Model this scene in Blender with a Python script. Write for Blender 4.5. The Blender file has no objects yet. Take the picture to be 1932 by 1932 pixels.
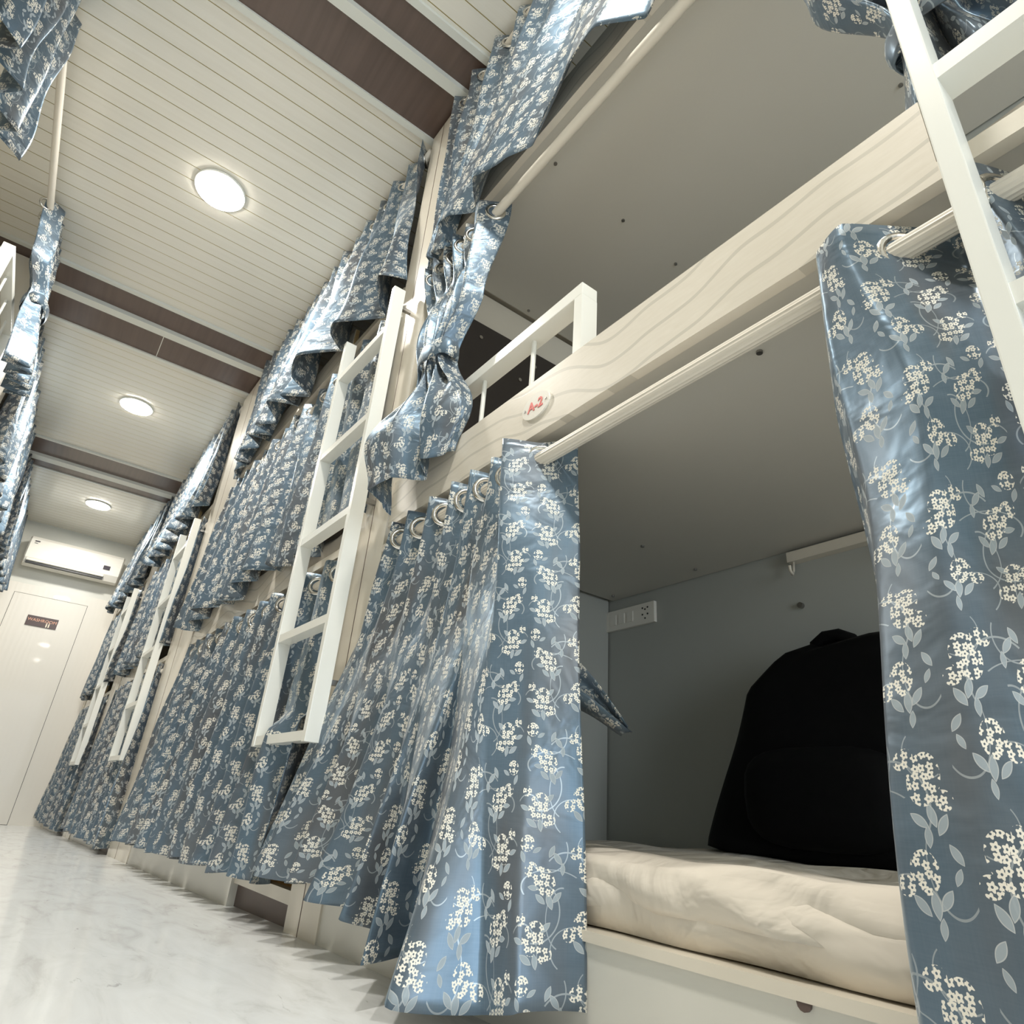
import bpy, bmesh, math, random
from mathutils import Vector
C = bpy.context.scene.collection
PI = math.pi
random.seed(7)

# ------------------------------------------------------------------ camera, light, exposure
cd = bpy.data.cameras.new('camera'); cam = bpy.data.objects.new('camera', cd); C.objects.link(cam)
cam.location = (0, 0, 0.30)
cam.rotation_euler = (2.01544850, -0.07172947, -0.64420084)
cd.sensor_fit = 'HORIZONTAL'; cd.sensor_width = 36.0
cd.lens = 36.0 * 1211.06 / 1932.0
cd.clip_start = 0.02
bpy.context.scene.camera = cam
vs = bpy.context.scene.view_settings
vs.view_transform = 'Standard'; vs.look = 'None'; vs.gamma = 1.0; vs.use_curve_mapping = False
vs.exposure = 2.12
w = bpy.data.worlds.new('world'); bpy.context.scene.world = w; w.use_nodes = True
w.node_tree.nodes['Background'].inputs[0].default_value = (0.8, 0.85, 0.9, 1)
w.node_tree.nodes['Background'].inputs[1].default_value = 0.3
LAMPS = [(0.0, -1.97, 5.0), (0.0, 0.21, 7.0), (0.0, 2.39, 8.0), (0.0, 4.575, 7.0), (0.0, 6.73, 5.4)]
CEIL = 2.66
for i, (lx, ly, p) in enumerate(LAMPS):
    ld = bpy.data.lights.new('lamp_light', 'AREA'); ld.shape = 'DISK'; ld.size = 0.19
    ld.energy = p; ld.color = (1.0, 0.965, 0.90)
    lo = bpy.data.objects.new('lamp_light', ld); C.objects.link(lo); lo.location = (lx, ly, CEIL - 0.022)
# added fill light behind the camera, brightening the aisle; no source seen there
ld = bpy.data.lights.new('rear_fill_light', 'AREA'); ld.shape = 'RECTANGLE'; ld.size = 0.9; ld.size_y = 1.9
ld.energy = 12.0; ld.color = (0.80, 0.90, 1.0)
lo = bpy.data.objects.new('rear_fill_light', ld); C.objects.link(lo)
lo.location = (-0.05, -2.83, 1.1); lo.rotation_euler = (PI/2, 0, 0)

# ------------------------------------------------------------------ materials
MATS = {}
def mat(name, col, rough=0.5, metal=0.0, spec=0.5, coat=0.0, bump=None, emis=None):
    if name in MATS: return MATS[name]
    m = bpy.data.materials.new(name); m.use_nodes = True
    b = m.node_tree.nodes['Principled BSDF']
    b.inputs['Base Color'].default_value = (*col, 1); b.inputs['Roughness'].default_value = rough
    b.inputs['Metallic'].default_value = metal; b.inputs['Specular IOR Level'].default_value = spec
    b.inputs['Coat Weight'].default_value = coat
    if emis:
        b.inputs['Emission Color'].default_value = (*emis[0], 1); b.inputs['Emission Strength'].default_value = emis[1]
    MATS[name] = m
    return m

class NT:
    def __init__(s, m): s.t = m.node_tree; s.b = s.t.nodes['Principled BSDF']
    def n(s, kind, **kw):
        nd = s.t.nodes.new(kind)
        for k, v in kw.items(): setattr(nd, k, v)
        return nd
    def l(s, a, b): s.t.links.new(a, b)
    def put(s, sock, v):
        if v is None: return
        if hasattr(v, 'is_linked') or hasattr(v, 'links'): s.l(v, sock)
        else: sock.default_value = v
    def m(s, op, a, b=None, c=None):
        nd = s.n('ShaderNodeMath', operation=op)
        for i, v in enumerate((a, b, c)): s.put(nd.inputs[i], v)
        return nd.outputs[0]
    def vm(s, op, a, b=None, out=0):
        nd = s.n('ShaderNodeVectorMath', operation=op)
        s.put(nd.inputs[0], a)
        if b is not None: s.put(nd.inputs[1], b)
        return nd.outputs[out]
    def mix(s, f, a, b, bt='MIX'):
        nd = s.n('ShaderNodeMix', data_type='RGBA', blend_type=bt)
        s.put(nd.inputs[0], f); s.put(nd.inputs[6], a); s.put(nd.inputs[7], b)
        return nd.outputs[2]
    def ramp(s, f, stops):
        nd = s.n('ShaderNodeValToRGB'); e = nd.color_ramp.elements
        while len(e) < len(stops): e.new(0.5)
        for i, (p, c) in enumerate(stops):
            e[i].position = p; e[i].color = (*c, 1) if len(c) == 3 else c
        s.put(nd.inputs[0], f); return nd.outputs[0]
    def noise(s, vec, scale, detail=2.0, dist=0.0, rough=0.5):
        nd = s.n('ShaderNodeTexNoise'); s.put(nd.inputs['Vector'], vec)
        nd.inputs['Scale'].default_value = scale; nd.inputs['Detail'].default_value = detail
        nd.inputs['Distortion'].default_value = dist; nd.inputs['Roughness'].default_value = rough
        return nd.outputs[0]
    def mapping(s, vec, loc=(0, 0, 0), rot=(0, 0, 0), scale=(1, 1, 1), vt='POINT'):
        nd = s.n('ShaderNodeMapping', vector_type=vt); s.put(nd.inputs[0], vec)
        nd.inputs['Location'].default_value = loc; nd.inputs['Rotation'].default_value = rot; nd.inputs['Scale'].default_value = scale
        return nd.outputs[0]
    def geo(s): return s.n('ShaderNodeNewGeometry').outputs['Position']
    def obj(s): return s.n('ShaderNodeTexCoord').outputs['Object']
    def uv(s): return s.n('ShaderNodeTexCoord').outputs['UV']
    def bump(s, h, strength=0.3, dist=0.01):
        nd = s.n('ShaderNodeBump'); nd.inputs['Strength'].default_value = strength; nd.inputs['Distance'].default_value = dist
        s.put(nd.inputs['Height'], h); s.l(nd.outputs[0], s.b.inputs['Normal'])

def m_plain_noise(name, c1, c2, scale, rough, stretch=(1, 1, 1), bs=0.0, spec=0.5, detail=3, coat=0.0):
    m = mat(name, c1, rough, spec=spec, coat=coat); t = NT(m)
    v = t.mapping(t.obj(), scale=stretch)
    f = t.noise(v, scale, detail)
    t.l(t.mix(f, (*c1, 1), (*c2, 1)), t.b.inputs['Base Color'])
    if bs: t.bump(f, bs, 0.004)
    return m
m_base = m_plain_noise('base_panel_laminate', (0.66, 0.645, 0.58), (0.71, 0.695, 0.63), 3, 0.3, coat=0.1)
m_cream = m_plain_noise('cream_laminate', (0.70, 0.64, 0.53), (0.76, 0.71, 0.61), 3, 0.26, coat=0.2)
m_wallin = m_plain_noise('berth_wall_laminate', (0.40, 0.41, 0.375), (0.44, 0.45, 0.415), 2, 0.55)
m_deck = m_plain_noise('deck_underside_board', (0.55, 0.53, 0.47), (0.60, 0.575, 0.515), 2.5, 0.5)
m_white = m_plain_noise('white_enamel', (0.78, 0.78, 0.72), (0.83, 0.83, 0.77), 6, 0.28)
m_rod = m_plain_noise('ribbed_plastic_rod', (0.74, 0.68, 0.58), (0.80, 0.75, 0.66), 6, 0.38)
m_dark = m_plain_noise('dark_laminate', (0.035, 0.028, 0.024), (0.055, 0.045, 0.04), 8, 0.35)
m_brown = m_plain_noise('brown_board', (0.085, 0.055, 0.045), (0.12, 0.08, 0.065), 10, 0.4, (1, 1, 4))
m_ply = m_plain_noise('raw_plywood', (0.55, 0.38, 0.17), (0.66, 0.50, 0.26), 14, 0.6, (1, 6, 6))
m_chrome = mat('chrome', (0.72, 0.70, 0.66), 0.18, 1.0)
m_steel = mat('dull_steel', (0.30, 0.29, 0.27), 0.35, 0.9)
m_black = mat('black_plastic', (0.012, 0.012, 0.014), 0.4)
m_red = mat('red_paint', (0.62, 0.06, 0.04), 0.5)
m_gold = mat('brass_groove', (0.52, 0.44, 0.22), 0.35, 0.3)
m_acw = mat('white_gloss_plastic', (0.83, 0.80, 0.72), 0.22, coat=0.3)
m_acd = mat('grey_display', (0.06, 0.05, 0.06), 0.2)
m_signb = mat('dark_brown_sign', (0.045, 0.015, 0.012), 0.3)
m_signt = mat('copper_lettering', (0.78, 0.42, 0.28), 0.5)
m_signw = mat('cream_pictogram', (0.85, 0.75, 0.6), 0.5)
m_lens = mat('lamp_diffuser', (0.9, 0.9, 0.85), 0.5, emis=((1.0, 0.95, 0.86), 9.0))
m_trimg = m_plain_noise('pale_channel_trim', (0.70, 0.71, 0.66), (0.76, 0.77, 0.71), 5, 0.3)

# board with long wavy engraved lines
m_board = mat('wavy_line_board', (0.74, 0.68, 0.58), 0.26, coat=0.3); t = NT(m_board)
o = t.geo(); sx = t.n('ShaderNodeSeparateXYZ'); t.l(o, sx.inputs[0])
wob = t.noise(t.mapping(o, scale=(0.0, 2.6, 0.8)), 1.0, 1.5)
hh = t.m('ADD', t.m('MULTIPLY', sx.outputs[2], 21.0), t.m('MULTIPLY', wob, 5.0))
fr = t.m('FRACT', hh)
ln = t.m('LESS_THAN', t.m('ABSOLUTE', t.m('SUBTRACT', fr, 0.5)), 0.07)
fade = t.noise(t.mapping(o, scale=(0, 5, 14)), 1.0, 1.0)
ln2 = t.m('MULTIPLY', ln, t.m('MULTIPLY', t.m('GREATER_THAN', fade, 0.30), 0.42))
grain = t.noise(t.mapping(o, scale=(1, 30, 200)), 1.0, 2.0)
basec = t.mix(grain, (0.70, 0.645, 0.545, 1), (0.78, 0.73, 0.635, 1))
t.l(t.mix(ln2, basec, (0.42, 0.40, 0.34, 1)), t.b.inputs['Base Color'])
t.bump(t.m('MULTIPLY', ln, -1.0), 0.12, 0.002)

# wall / door laminate with glossy relief waves
m_wallw = mat('wave_relief_laminate', (0.76, 0.73, 0.66), 0.36, coat=0.08); t = NT(m_wallw)
o = t.geo(); wv = t.n('ShaderNodeTexWave', wave_type='BANDS', bands_direction='X'); t.l(t.mapping(o, scale=(1, 1, 0.35)), wv.inputs['Vector'])
wv.inputs['Scale'].default_value = 7; wv.inputs['Distortion'].default_value = 3.5; wv.inputs['Detail'].default_value = 1.0
wv.inputs['Detail Scale'].default_value = 1.6
t.bump(wv.outputs[1], 0.08, 0.004)
m_walls = m_plain_noise('grey_white_wall', (0.66, 0.66, 0.60), (0.71, 0.71, 0.65), 2, 0.3, coat=0.1)

# PVC ceiling plank
m_pvc = mat('pvc_plank', (0.70, 0.665, 0.58), 0.2, coat=0.25); t = NT(m_pvc)
o = t.geo(); wv = t.n('ShaderNodeTexWave', wave_type='BANDS', bands_direction='Y'); t.l(o, wv.inputs['Vector'])
wv.inputs['Scale'].default_value = 36; wv.inputs['Distortion'].default_value = 0.3
nz = t.noise(t.mapping(o, scale=(2.5, 60, 1)), 1.0, 2.0)
t.l(t.mix(nz, (0.78, 0.745, 0.655, 1), (0.85, 0.82, 0.74, 1)), t.b.inputs['Base Color'])
t.bump(wv.outputs[1], 0.06, 0.002)
# dark wood ceiling band, grain across
m_wood = mat('dark_wood_band', (0.1, 0.07, 0.055), 0.3, coat=0.1); t = NT(m_wood)
o = t.geo()
nz = t.noise(t.mapping(o, scale=(46, 1.2, 1)), 1.0, 3.0)
t.l(t.mix(nz, (0.085, 0.058, 0.046, 1), (0.155, 0.105, 0.085, 1)), t.b.inputs['Base Color'])

# marble-look floor
m_floor = mat('marble_floor', (0.7, 0.68, 0.64), 0.22, coat=0.2); t = NT(m_floor)
o = t.geo()
n1 = t.noise(t.mapping(o, rot=(0, 0, 0.35), scale=(9, 2.6, 1)), 1.6, 6.0, 1.2, 0.62)
n2 = t.noise(t.mapping(o, rot=(0, 0, 0.5), scale=(26, 7, 1)), 1.5, 5.0, 1.0, 0.6)
c1 = t.ramp(n1, [(0.30, (0.60, 0.60, 0.585)), (0.44, (0.71, 0.72, 0.71)), (0.62, (0.76, 0.775, 0.77))])
c2 = t.ramp(n2, [(0.26, (0.5, 0.48, 0.47)), (0.34, (1, 1, 1)), (1.0, (1, 1, 1))])
t.l(t.mix(0.75, c1, c2, 'MULTIPLY'), t.b.inputs['Base Color'])

# bed sheet
m_sheet = mat('cotton_sheet', (0.72, 0.66, 0.57), 0.85, spec=0.2); t = NT(m_sheet)
o = t.geo(); nz = t.noise(t.mapping(o, scale=(5, 5, 7)), 1.2, 3.5, 1.2)
t.bump(nz, 0.8, 0.03)
m_mattress = m_plain_noise('mattress_cloth', (0.50, 0.46, 0.41), (0.58, 0.54, 0.47), 30, 0.9)
m_bag = m_plain_noise('black_nylon', (0.0022, 0.0022, 0.0024), (0.0045, 0.0045, 0.0048), 60, 0.75, spec=0.12)

# --- floral jacquard
def floral(name, ground=(0.085, 0.135, 0.19), ground2=(0.155, 0.205, 0.25), metal=0.38):
    m = mat(name, ground, 0.38, spec=0.6); t = NT(m)
    uv = t.uv(); s = t.n('ShaderNodeSeparateXYZ'); t.l(t.mapping(uv, scale=(1.7, 1.7, 1)), s.inputs[0])
    W, H = 0.19, 0.225
    u0 = t.m('DIVIDE', s.outputs[0], W); col = t.m('FLOOR', u0)
    v0 = t.m('ADD', t.m('DIVIDE', s.outputs[1], H), t.m('MULTIPLY', col, 0.37))
    fu = t.m('MULTIPLY', t.m('SUBTRACT', t.m('FRACT', u0), 0.5), W)
    fv = t.m('MULTIPLY', t.m('SUBTRACT', t.m('FRACT', v0), 0.5), H)
    cb = t.n('ShaderNodeCombineXYZ'); t.l(fu, cb.inputs[0]); t.l(fv, cb.inputs[1]); P = cb.outputs[0]
    flip = t.n('ShaderNodeMix', data_type='VECTOR')   # every other column mirrored
    odd = t.m('FLOORED_MODULO', col, 2.0)
    t.l(odd, flip.inputs[0]); t.l(P, flip.inputs[4]); t.l(t.vm('MULTIPLY', P, (-1, 1, 1)), flip.inputs[5])
    P = flip.outputs[1]
    def ell(cx, cy, a, rx, ry):
        q = t.mapping(P, loc=(cx, cy, 0), rot=(0, 0, a), scale=(rx*1.17, ry*1.17, 1), vt='TEXTURE')
        return q
    # flower clusters (cx, cy, angle, rx, ry)
    CL = [(-.055, .060, .3, .019, .027), (-.030, .083, 1.0, .010, .014), (-.078, .036, -.4, .010, .010),
          (.035, .030, -.5, .017, .023), (.062, .048, .2, .011, .012),
          (-.040, -.040, .1, .016, .020), (-.014, -.056, .8, .010, .010),
          (.052, -.062, .3, .018, .024), (.030, -.088, .9, .010, .012), (.078, -.034, .2, .008, .009), (.072, .094, .3, .012, .013)]
    best = None
    for c in CL:
        ln_ = t.vm('LENGTH', ell(*c), out=1)
        best = ln_ if best is None else t.m('MINIMUM', best, ln_)
    vor = t.n('ShaderNodeTexVoronoi', voronoi_dimensions='2D'); vor.inputs['Scale'].default_value = 84
    vor.inputs['Randomness'].default_value = 0.55; t.l(P, vor.inputs['Vector'])
    ce = vor.outputs['Position']
    loc = t.vm('SUBTRACT', P, ce); ls = t.n('ShaderNodeSeparateXYZ'); t.l(loc, ls.inputs[0])
    r = t.m('MULTIPLY', t.vm('LENGTH', loc, out=1), 84.0)
    ang = t.m('ARCTAN2', ls.outputs[1], ls.outputs[0])
    pet = t.m('ADD', 0.40, t.m('MULTIPLY', t.m('COSINE', t.m('MULTIPLY', ang, 5.0)), 0.09))
    isf = t.m('MULTIPLY', t.m('LESS_THAN', r, pet), t.m('GREATER_THAN', r, 0.12))
    flower = t.m('MULTIPLY', isf, t.m('LESS_THAN', best, 1.0))
    # leaves (cx, cy, angle, half length)
    LV = [(-.060, .020, 1.3, .011), (-.043, .014, .6, .011), (-.072, .010, 2.1, .011), (-.052, -.003, 1.6, .010),
          (.024, -.003, 1.2, .012), (.042, .000, .7, .010), (.010, .004, 2.3, .010), (.056, .018, .1, .009),
          (-.048, -.072, 1.5, .012), (-.062, -.066, 2.2, .011), (-.031, -.074, .8, .011), (-.052, -.094, 1.7, .009),
          (.048, -.097, 1.4, .010), (.066, -.094, .6, .011), (.030, -.045, 2.4, .010), (.082, -.066, .4, .009),
          (.010, .070, .9, .011), (.022, .082, 2.0, .010), (.000, .052, 1.6, .009), (.080, .070, 1.2, .009), (.052, .083, 2.6, .008), (-.082, -.020, 1.0, .010), (-.080, -.042, 2.0, .008)]
    leaf = None
    for cx, cy, a, L in LV:
        L *= 1.25; q = t.mapping(P, loc=(cx, cy, 0), rot=(0, 0, a), scale=(L, L, 1), vt='TEXTURE')
        qs = t.n('ShaderNodeSeparateXYZ'); t.l(q, qs.inputs[0])
        # pointed leaf: |y| < .42*(1-x^2)
        d = t.m('ADD', t.m('MULTIPLY', t.m('MULTIPLY', qs.outputs[0], qs.outputs[0]), 0.42), t.m('ABSOLUTE', qs.outputs[1]))
        leaf = d if leaf is None else t.m('MINIMUM', leaf, d)
    lf = t.m('LESS_THAN', leaf, 0.42)
    rim = t.m('GREATER_THAN', leaf, 0.33)
    # stems: arcs (cx, cy, rx, ry, half-plane angle)
    ST = [(-.010, .030, .050, .052, 2.2), (.050, -.020, .046, .050, 3.4), (-.020, -.080, .040, .036, .6), (.030, .085, .040, .040, 4.2), (-.075, -.030, .030, .052, 5.4), (.074, -.09, .030, .05, 2.0), (.020, .020, .060, .030, 1.0), (-.060, .090, .030, .030, 5.6), (.000, -.030, .030, .050, 0.2)]
    stem = None
    for cx, cy, rx, ry, a in ST:
        q = t.mapping(P, loc=(cx, cy, 0), scale=(rx, ry, 1), vt='TEXTURE')
        ring = t.m('LESS_THAN', t.m('ABSOLUTE', t.m('SUBTRACT', t.vm('LENGTH', q, out=1), 1.0)), 0.026)
        half = t.m('GREATER_THAN', t.vm('DOT_PRODUCT', q, (math.cos(a), math.sin(a), 0), out=1), 0.1)
        k = t.m('MULTIPLY', ring, half)
        stem = k if stem is None else t.m('MAXIMUM', stem, k)
    # ground: slubby threads, taupe blotches painted in for the brown shade of the folds
    th = t.noise(t.mapping(uv, scale=(520, 26, 1)), 1.0, 2.0)
    th2 = t.noise(t.mapping(uv, scale=(40, 700, 1)), 1.0, 1.0)
    bl = t.noise(t.mapping(uv, scale=(11, 3.0, 1)), 1.0, 2.0)
    g = t.mix(t.m('MULTIPLY', t.m('ADD', th, th2), 0.5), (*ground, 1), (*ground2, 1))
    g = t.mix(t.m('MULTIPLY', t.ramp(bl, [(0.45, (0, 0, 0)), (0.68, (1, 1, 1))]), 0.8), g, (0.135, 0.13, 0.13, 1))
    c = t.mix(t.m('MULTIPLY', stem, 0.75), g, (0.42, 0.46, 0.48, 1))
    lcol = t.mix(rim, (0.33, 0.375, 0.40, 1), (0.47, 0.49, 0.48, 1))
    c = t.mix(t.m('MULTIPLY', lf, 0.9), c, lcol)
    c = t.mix(flower, c, (0.80, 0.76, 0.66, 1))
    t.l(c, t.b.inputs['Base Color'])
    motif = t.m('MAXIMUM', flower, lf)
    t.l(t.m('ADD', 0.36, t.m('MULTIPLY', motif, 0.2)), t.b.inputs['Roughness'])
    t.l(t.m('MULTIPLY', t.m('SUBTRACT', 1.0, motif), metal), t.b.inputs['Metallic'])
    t.b.inputs['Specular Tint'].default_value = (0.55, 0.80, 1.0, 1)
    t.bump(t.noise(t.mapping(uv, scale=(9, 13, 1)), 1.0, 3.0, 0.6), 0.45, 0.012)
    t.b.inputs['Sheen Weight'].default_value = 0.12
    return m
m_floral = floral('floral_jacquard')

# ------------------------------------------------------------------ mesh helpers
def box(bm, x0, x1, y0, y1, z0, z1, mi=0, bev=0.0):
    vs_ = [bm.verts.new((x, y, z)) for x in (x0, x1) for y in (y0, y1) for z in (z0, z1)]
    F = [(0, 1, 3, 2), (4, 6, 7, 5), (0, 4, 5, 1), (2, 3, 7, 6), (0, 2, 6, 4), (1, 5, 7, 3)]
    fs = [bm.faces.new([vs_[i] for i in f]) for f in F]
    for f in fs: f.material_index = mi
    if bev:
        es = list({e for f in fs for e in f.edges})
        bmesh.ops.bevel(bm, geom=es, offset=bev, segments=2, affect='EDGES', profile=0.7)
def long_box(bm, x0, x1, y0, y1, z0, z1, step=0.5):
    """box cut into slices along y so that it can follow the aisle's line"""
    n = max(1, int((y1 - y0) / step))
    prev = None
    for i in range(n + 1):
        y = y0 + (y1 - y0) * i / n
        q = [bm.verts.new(p) for p in ((x0, y, z0), (x1, y, z0), (x1, y, z1), (x0, y, z1))]
        if prev:
            for k in range(4): bm.faces.new((prev[k], prev[(k+1) % 4], q[(k+1) % 4], q[k]))
        else: bm.faces.new(q[::-1])
        prev = q
    bm.faces.new(prev)
def tube(bm, pts, r, n=12, cap=True, ribs=0):
    rings = []
    for i, p in enumerate(pts):
        p = Vector(p)
        d = (Vector(pts[min(i+1, len(pts)-1)]) - Vector(pts[max(i-1, 0)])).normalized()
        a = d.cross(Vector((0, 0, 1)));
        if a.length < 1e-4: a = Vector((1, 0, 0))
        a.normalize(); b = d.cross(a)
        rr = r[i] if isinstance(r, (list, tuple)) else r
        ring = []
        for k in range(n):
            th = 2*PI*k/n
            q = rr * (1 - (0.055 if (ribs and k % 2) else 0))
            ring.append(bm.verts.new(p + a*math.cos(th)*q + b*math.sin(th)*q))
        rings.append(ring)
    for i in range(len(rings)-1):
        for k in range(n):
            bm.faces.new((rings[i][k], rings[i][(k+1) % n], rings[i+1][(k+1) % n], rings[i+1][k]))
    if cap: bm.faces.new(rings[0][::-1]); bm.faces.new(rings[-1])
def torus(bm, c, ax, R, r, n=20, m=8, flat=1.0):
    c = Vector(c); ax = Vector(ax).normalized()
    a = ax.cross(Vector((0, 0, 1))).normalized(); b = ax.cross(a)
    rings = []
    for i in range(n):
        th = 2*PI*i/n; d = a*math.cos(th) + b*math.sin(th)
        rings.append([bm.verts.new(c + d*(R + r*flat*math.cos(2*PI*k/m)) + ax*(r*math.sin(2*PI*k/m))) for k in range(m)])
    for i in range(n):
        for k in range(m):
            bm.faces.new((rings[i][k], rings[(i+1) % n][k], rings[(i+1) % n][(k+1) % m], rings[i][(k+1) % m]))
def cyl(bm, c, ax, r, h, n=16):
    c = Vector(c); ax = Vector(ax).normalized(); tube(bm, [c, c + ax*h], r, n)
def warpx(x, y):
    if y > 1.4 and abs(x) < 3:
        return x - math.copysign(0.0180*(y - 1.4), x) * (1.0 if x > 0 else 0.45)
    return x
def finish(bm, warp):
    if warp:
        for v_ in bm.verts: v_.co.x = warpx(v_.co.x, v_.co.y)
    bmesh.ops.recalc_face_normals(bm, faces=bm.faces[:])
ROOT = {}
def obj(name, bm, m, parent=None, warp=True, smooth=False, mats=None, label=None, solid=0.0, uvfix=False, origin=None):
    finish(bm, warp)
    me = bpy.data.meshes.new(name)
    if parent is not None: org = ROOT[parent.name]
    elif origin is not None: org = Vector(origin)
    else:
        xs = [v_.co for v_ in bm.verts]
        org = Vector((sum(c.x for c in xs)/len(xs), sum(c.y for c in xs)/len(xs), min(c.z for c in xs)))
    bmesh.ops.translate(bm, verts=bm.verts[:], vec=-org)
    bm.to_mesh(me); bm.free()
    for mm in (mats or [m]): me.materials.append(mm)
    if smooth:
        for p in me.polygons: p.use_smooth = True
    o = bpy.data.objects.new(name, me); C.objects.link(o)
    if parent is not None:
        o.parent = parent; ROOT[o.name] = org
    else:
        o.location = org; ROOT[o.name] = org
    if label: o['label'] = label
    if solid:
        s = o.modifiers.new('solid', 'SOLIDIFY'); s.thickness = solid; s.offset = 0
    return o
def thing(name, label, cat, loc, group=None):
    o = bpy.data.objects.new(name, None); C.objects.link(o); o.location = loc; o.empty_display_size = 0.05
    o['label'] = label; o['category'] = cat
    if group: o['group'] = group
    ROOT[o.name] = Vector(loc); return o
def tag(o, label, cat, group=None):
    o['label'] = label; o['category'] = cat
    if group: o['group'] = group
    return o
def struct(name, bm, m, label=None, warp=False, mats=None):
    o = obj(name, bm, m, warp=warp, mats=mats); o['kind'] = 'structure'
    if label: o['label'] = label
    return o
def B(*a, **k):
    bm = bmesh.new(); box(bm, *a, **k); return bm
def fz(y): return 0.08 - 0.0205*y          # the floor falls slightly towards the washroom end

# ------------------------------------------------------------------ room shell
Y0, Y1 = -2.9, 7.75
bm = bmesh.new()
q = [bm.verts.new(p) for p in ((-1.5, Y0, fz(Y0)), (1.5, Y0, fz(Y0)), (1.5, Y1+.1, fz(Y1+.1)), (-1.5, Y1+.1, fz(Y1+.1)))]
q2 = [bm.verts.new(v_.co - Vector((0, 0, .06))) for v_ in q]
bm.faces.new(q); bm.faces.new(q2[::-1])
for k in range(4): bm.faces.new((q[k], q[(k+1) % 4], q2[(k+1) % 4], q2[k]))
struct('floor', bm, m_floor, 'white marbled floor of the aisle')
# ceiling: PVC planks with brass-lined grooves, dark bands
BANDS = [(1.22, 1.60), (3.345, 3.88), (5.58, 6.20), (-1.0, -.6)]
bm = bmesh.new()
def cquad(y0, y1, za, zb, mi):
    f = bm.faces.new([bm.verts.new(p) for p in ((-1.5, y0, za), (1.5, y0, za), (1.5, y1, zb), (-1.5, y1, zb))]); f.material_index = mi
pitch = 0.0767; k0 = int((Y0 - 1.654)/pitch) - 1; y = 1.654 + k0*pitch
while y < Y1:
    g = 0.0017
    cquad(y+g, y+pitch-g, CEIL, CEIL, 0)
    cquad(y+pitch-g, y+pitch-g*.4, CEIL, CEIL+.0025, 1)
    cquad(y+pitch-g*.4, y+pitch+g*.4, CEIL+.0025, CEIL+.0025, 1)
    cquad(y+pitch+g*.4, y+pitch+g, CEIL+.0025, CEIL, 1)
    y += pitch
box(bm, -1.5, 1.5, Y0, Y1+.1, CEIL+.012, CEIL+.05, 0)
struct('ceiling', bm, None, 'cream plank ceiling with thin brass grooves', mats=[m_pvc, m_gold])
n = 1
for (a, b) in BANDS:
    struct('trim_%d' % n, B(-1.5, 1.5, a, b, CEIL-.006, CEIL+.004), m_wood, 'dark wood-grain band across the ceiling'); n += 1
    mids = {1.22: (1.345, 1.385, 1.60), 3.345: (3.54, 3.60, 3.345), 5.58: (5.905, 6.0, 5.58)}.get(round(a, 3), (a+.2, a+.24, a))
    struct('trim_%d' % n, B(-1.5, 1.5, mids[0], mids[1], CEIL-.030, CEIL-.0061), m_trimg, 'pale channel strip across the dark ceiling band'); n += 1
    for e in (a, b):
        struct('trim_%d' % n, B(-1.5, 1.5, e-.013, e+.013, CEIL-.014, CEIL-.0061 if False else CEIL+.003), m_trimg, 'pale edge strip of the ceiling band'); n += 1
bm = B(-.001, .003, 3.602, 3.867, CEIL-.0085, CEIL-.0062); struct('trim_%d' % n, bm, m_trimg, 'thin joint strip in the ceiling band'); n += 1
struct('wall_far', B(-1.5, 1.5, Y1, Y1+.06, -.15, CEIL), m_walls, 'pale end wall above the washroom door')
struct('wall_behind', B(-1.5, 1.5, Y0-.06, Y0, .0, CEIL), m_walls)
struct('added_pane_1', B(-.52, .42, Y0+.002, Y0+.02, .13, 2.07), mat('pale_pane', (.85, .9, .95), .4), 'added pale pane backing the fill light behind the camera')  # pane made up to give the rear fill light a source
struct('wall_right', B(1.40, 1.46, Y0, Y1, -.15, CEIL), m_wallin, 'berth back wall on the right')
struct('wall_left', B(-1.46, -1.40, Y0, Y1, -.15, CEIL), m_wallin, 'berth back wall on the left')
# cladding panels of end wall around the door, and door
DX0, DX1, DT = -.385, .232, 1.932
struct('trim_%d' % n, B(-.9, DX0-.004, Y1-.012, Y1, -.12, 2.03), m_wallw, 'cream panel left of the door'); n += 1
struct('trim_%d' % n, B(DX1+.004, .9, Y1-.012, Y1, -.12, 2.03), m_wallw, 'cream panel right of the door'); n += 1
struct('trim_%d' % n, B(DX0-.004, DX1+.004, Y1-.012, Y1, DT+.004, 2.03), m_wallw, 'cream panel over the door'); n += 1
struct('trim_%d' % n, B(DX0-.004, DX1+.004, Y1-.003, Y1, -.12, DT+.004), m_black, 'shadow gap round the door'); n += 1
struct('door_1', B(DX0, DX1, Y1-.015, Y1-.004, -.075, DT), m_wallw, 'cream washroom door with relief waves', )

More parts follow.
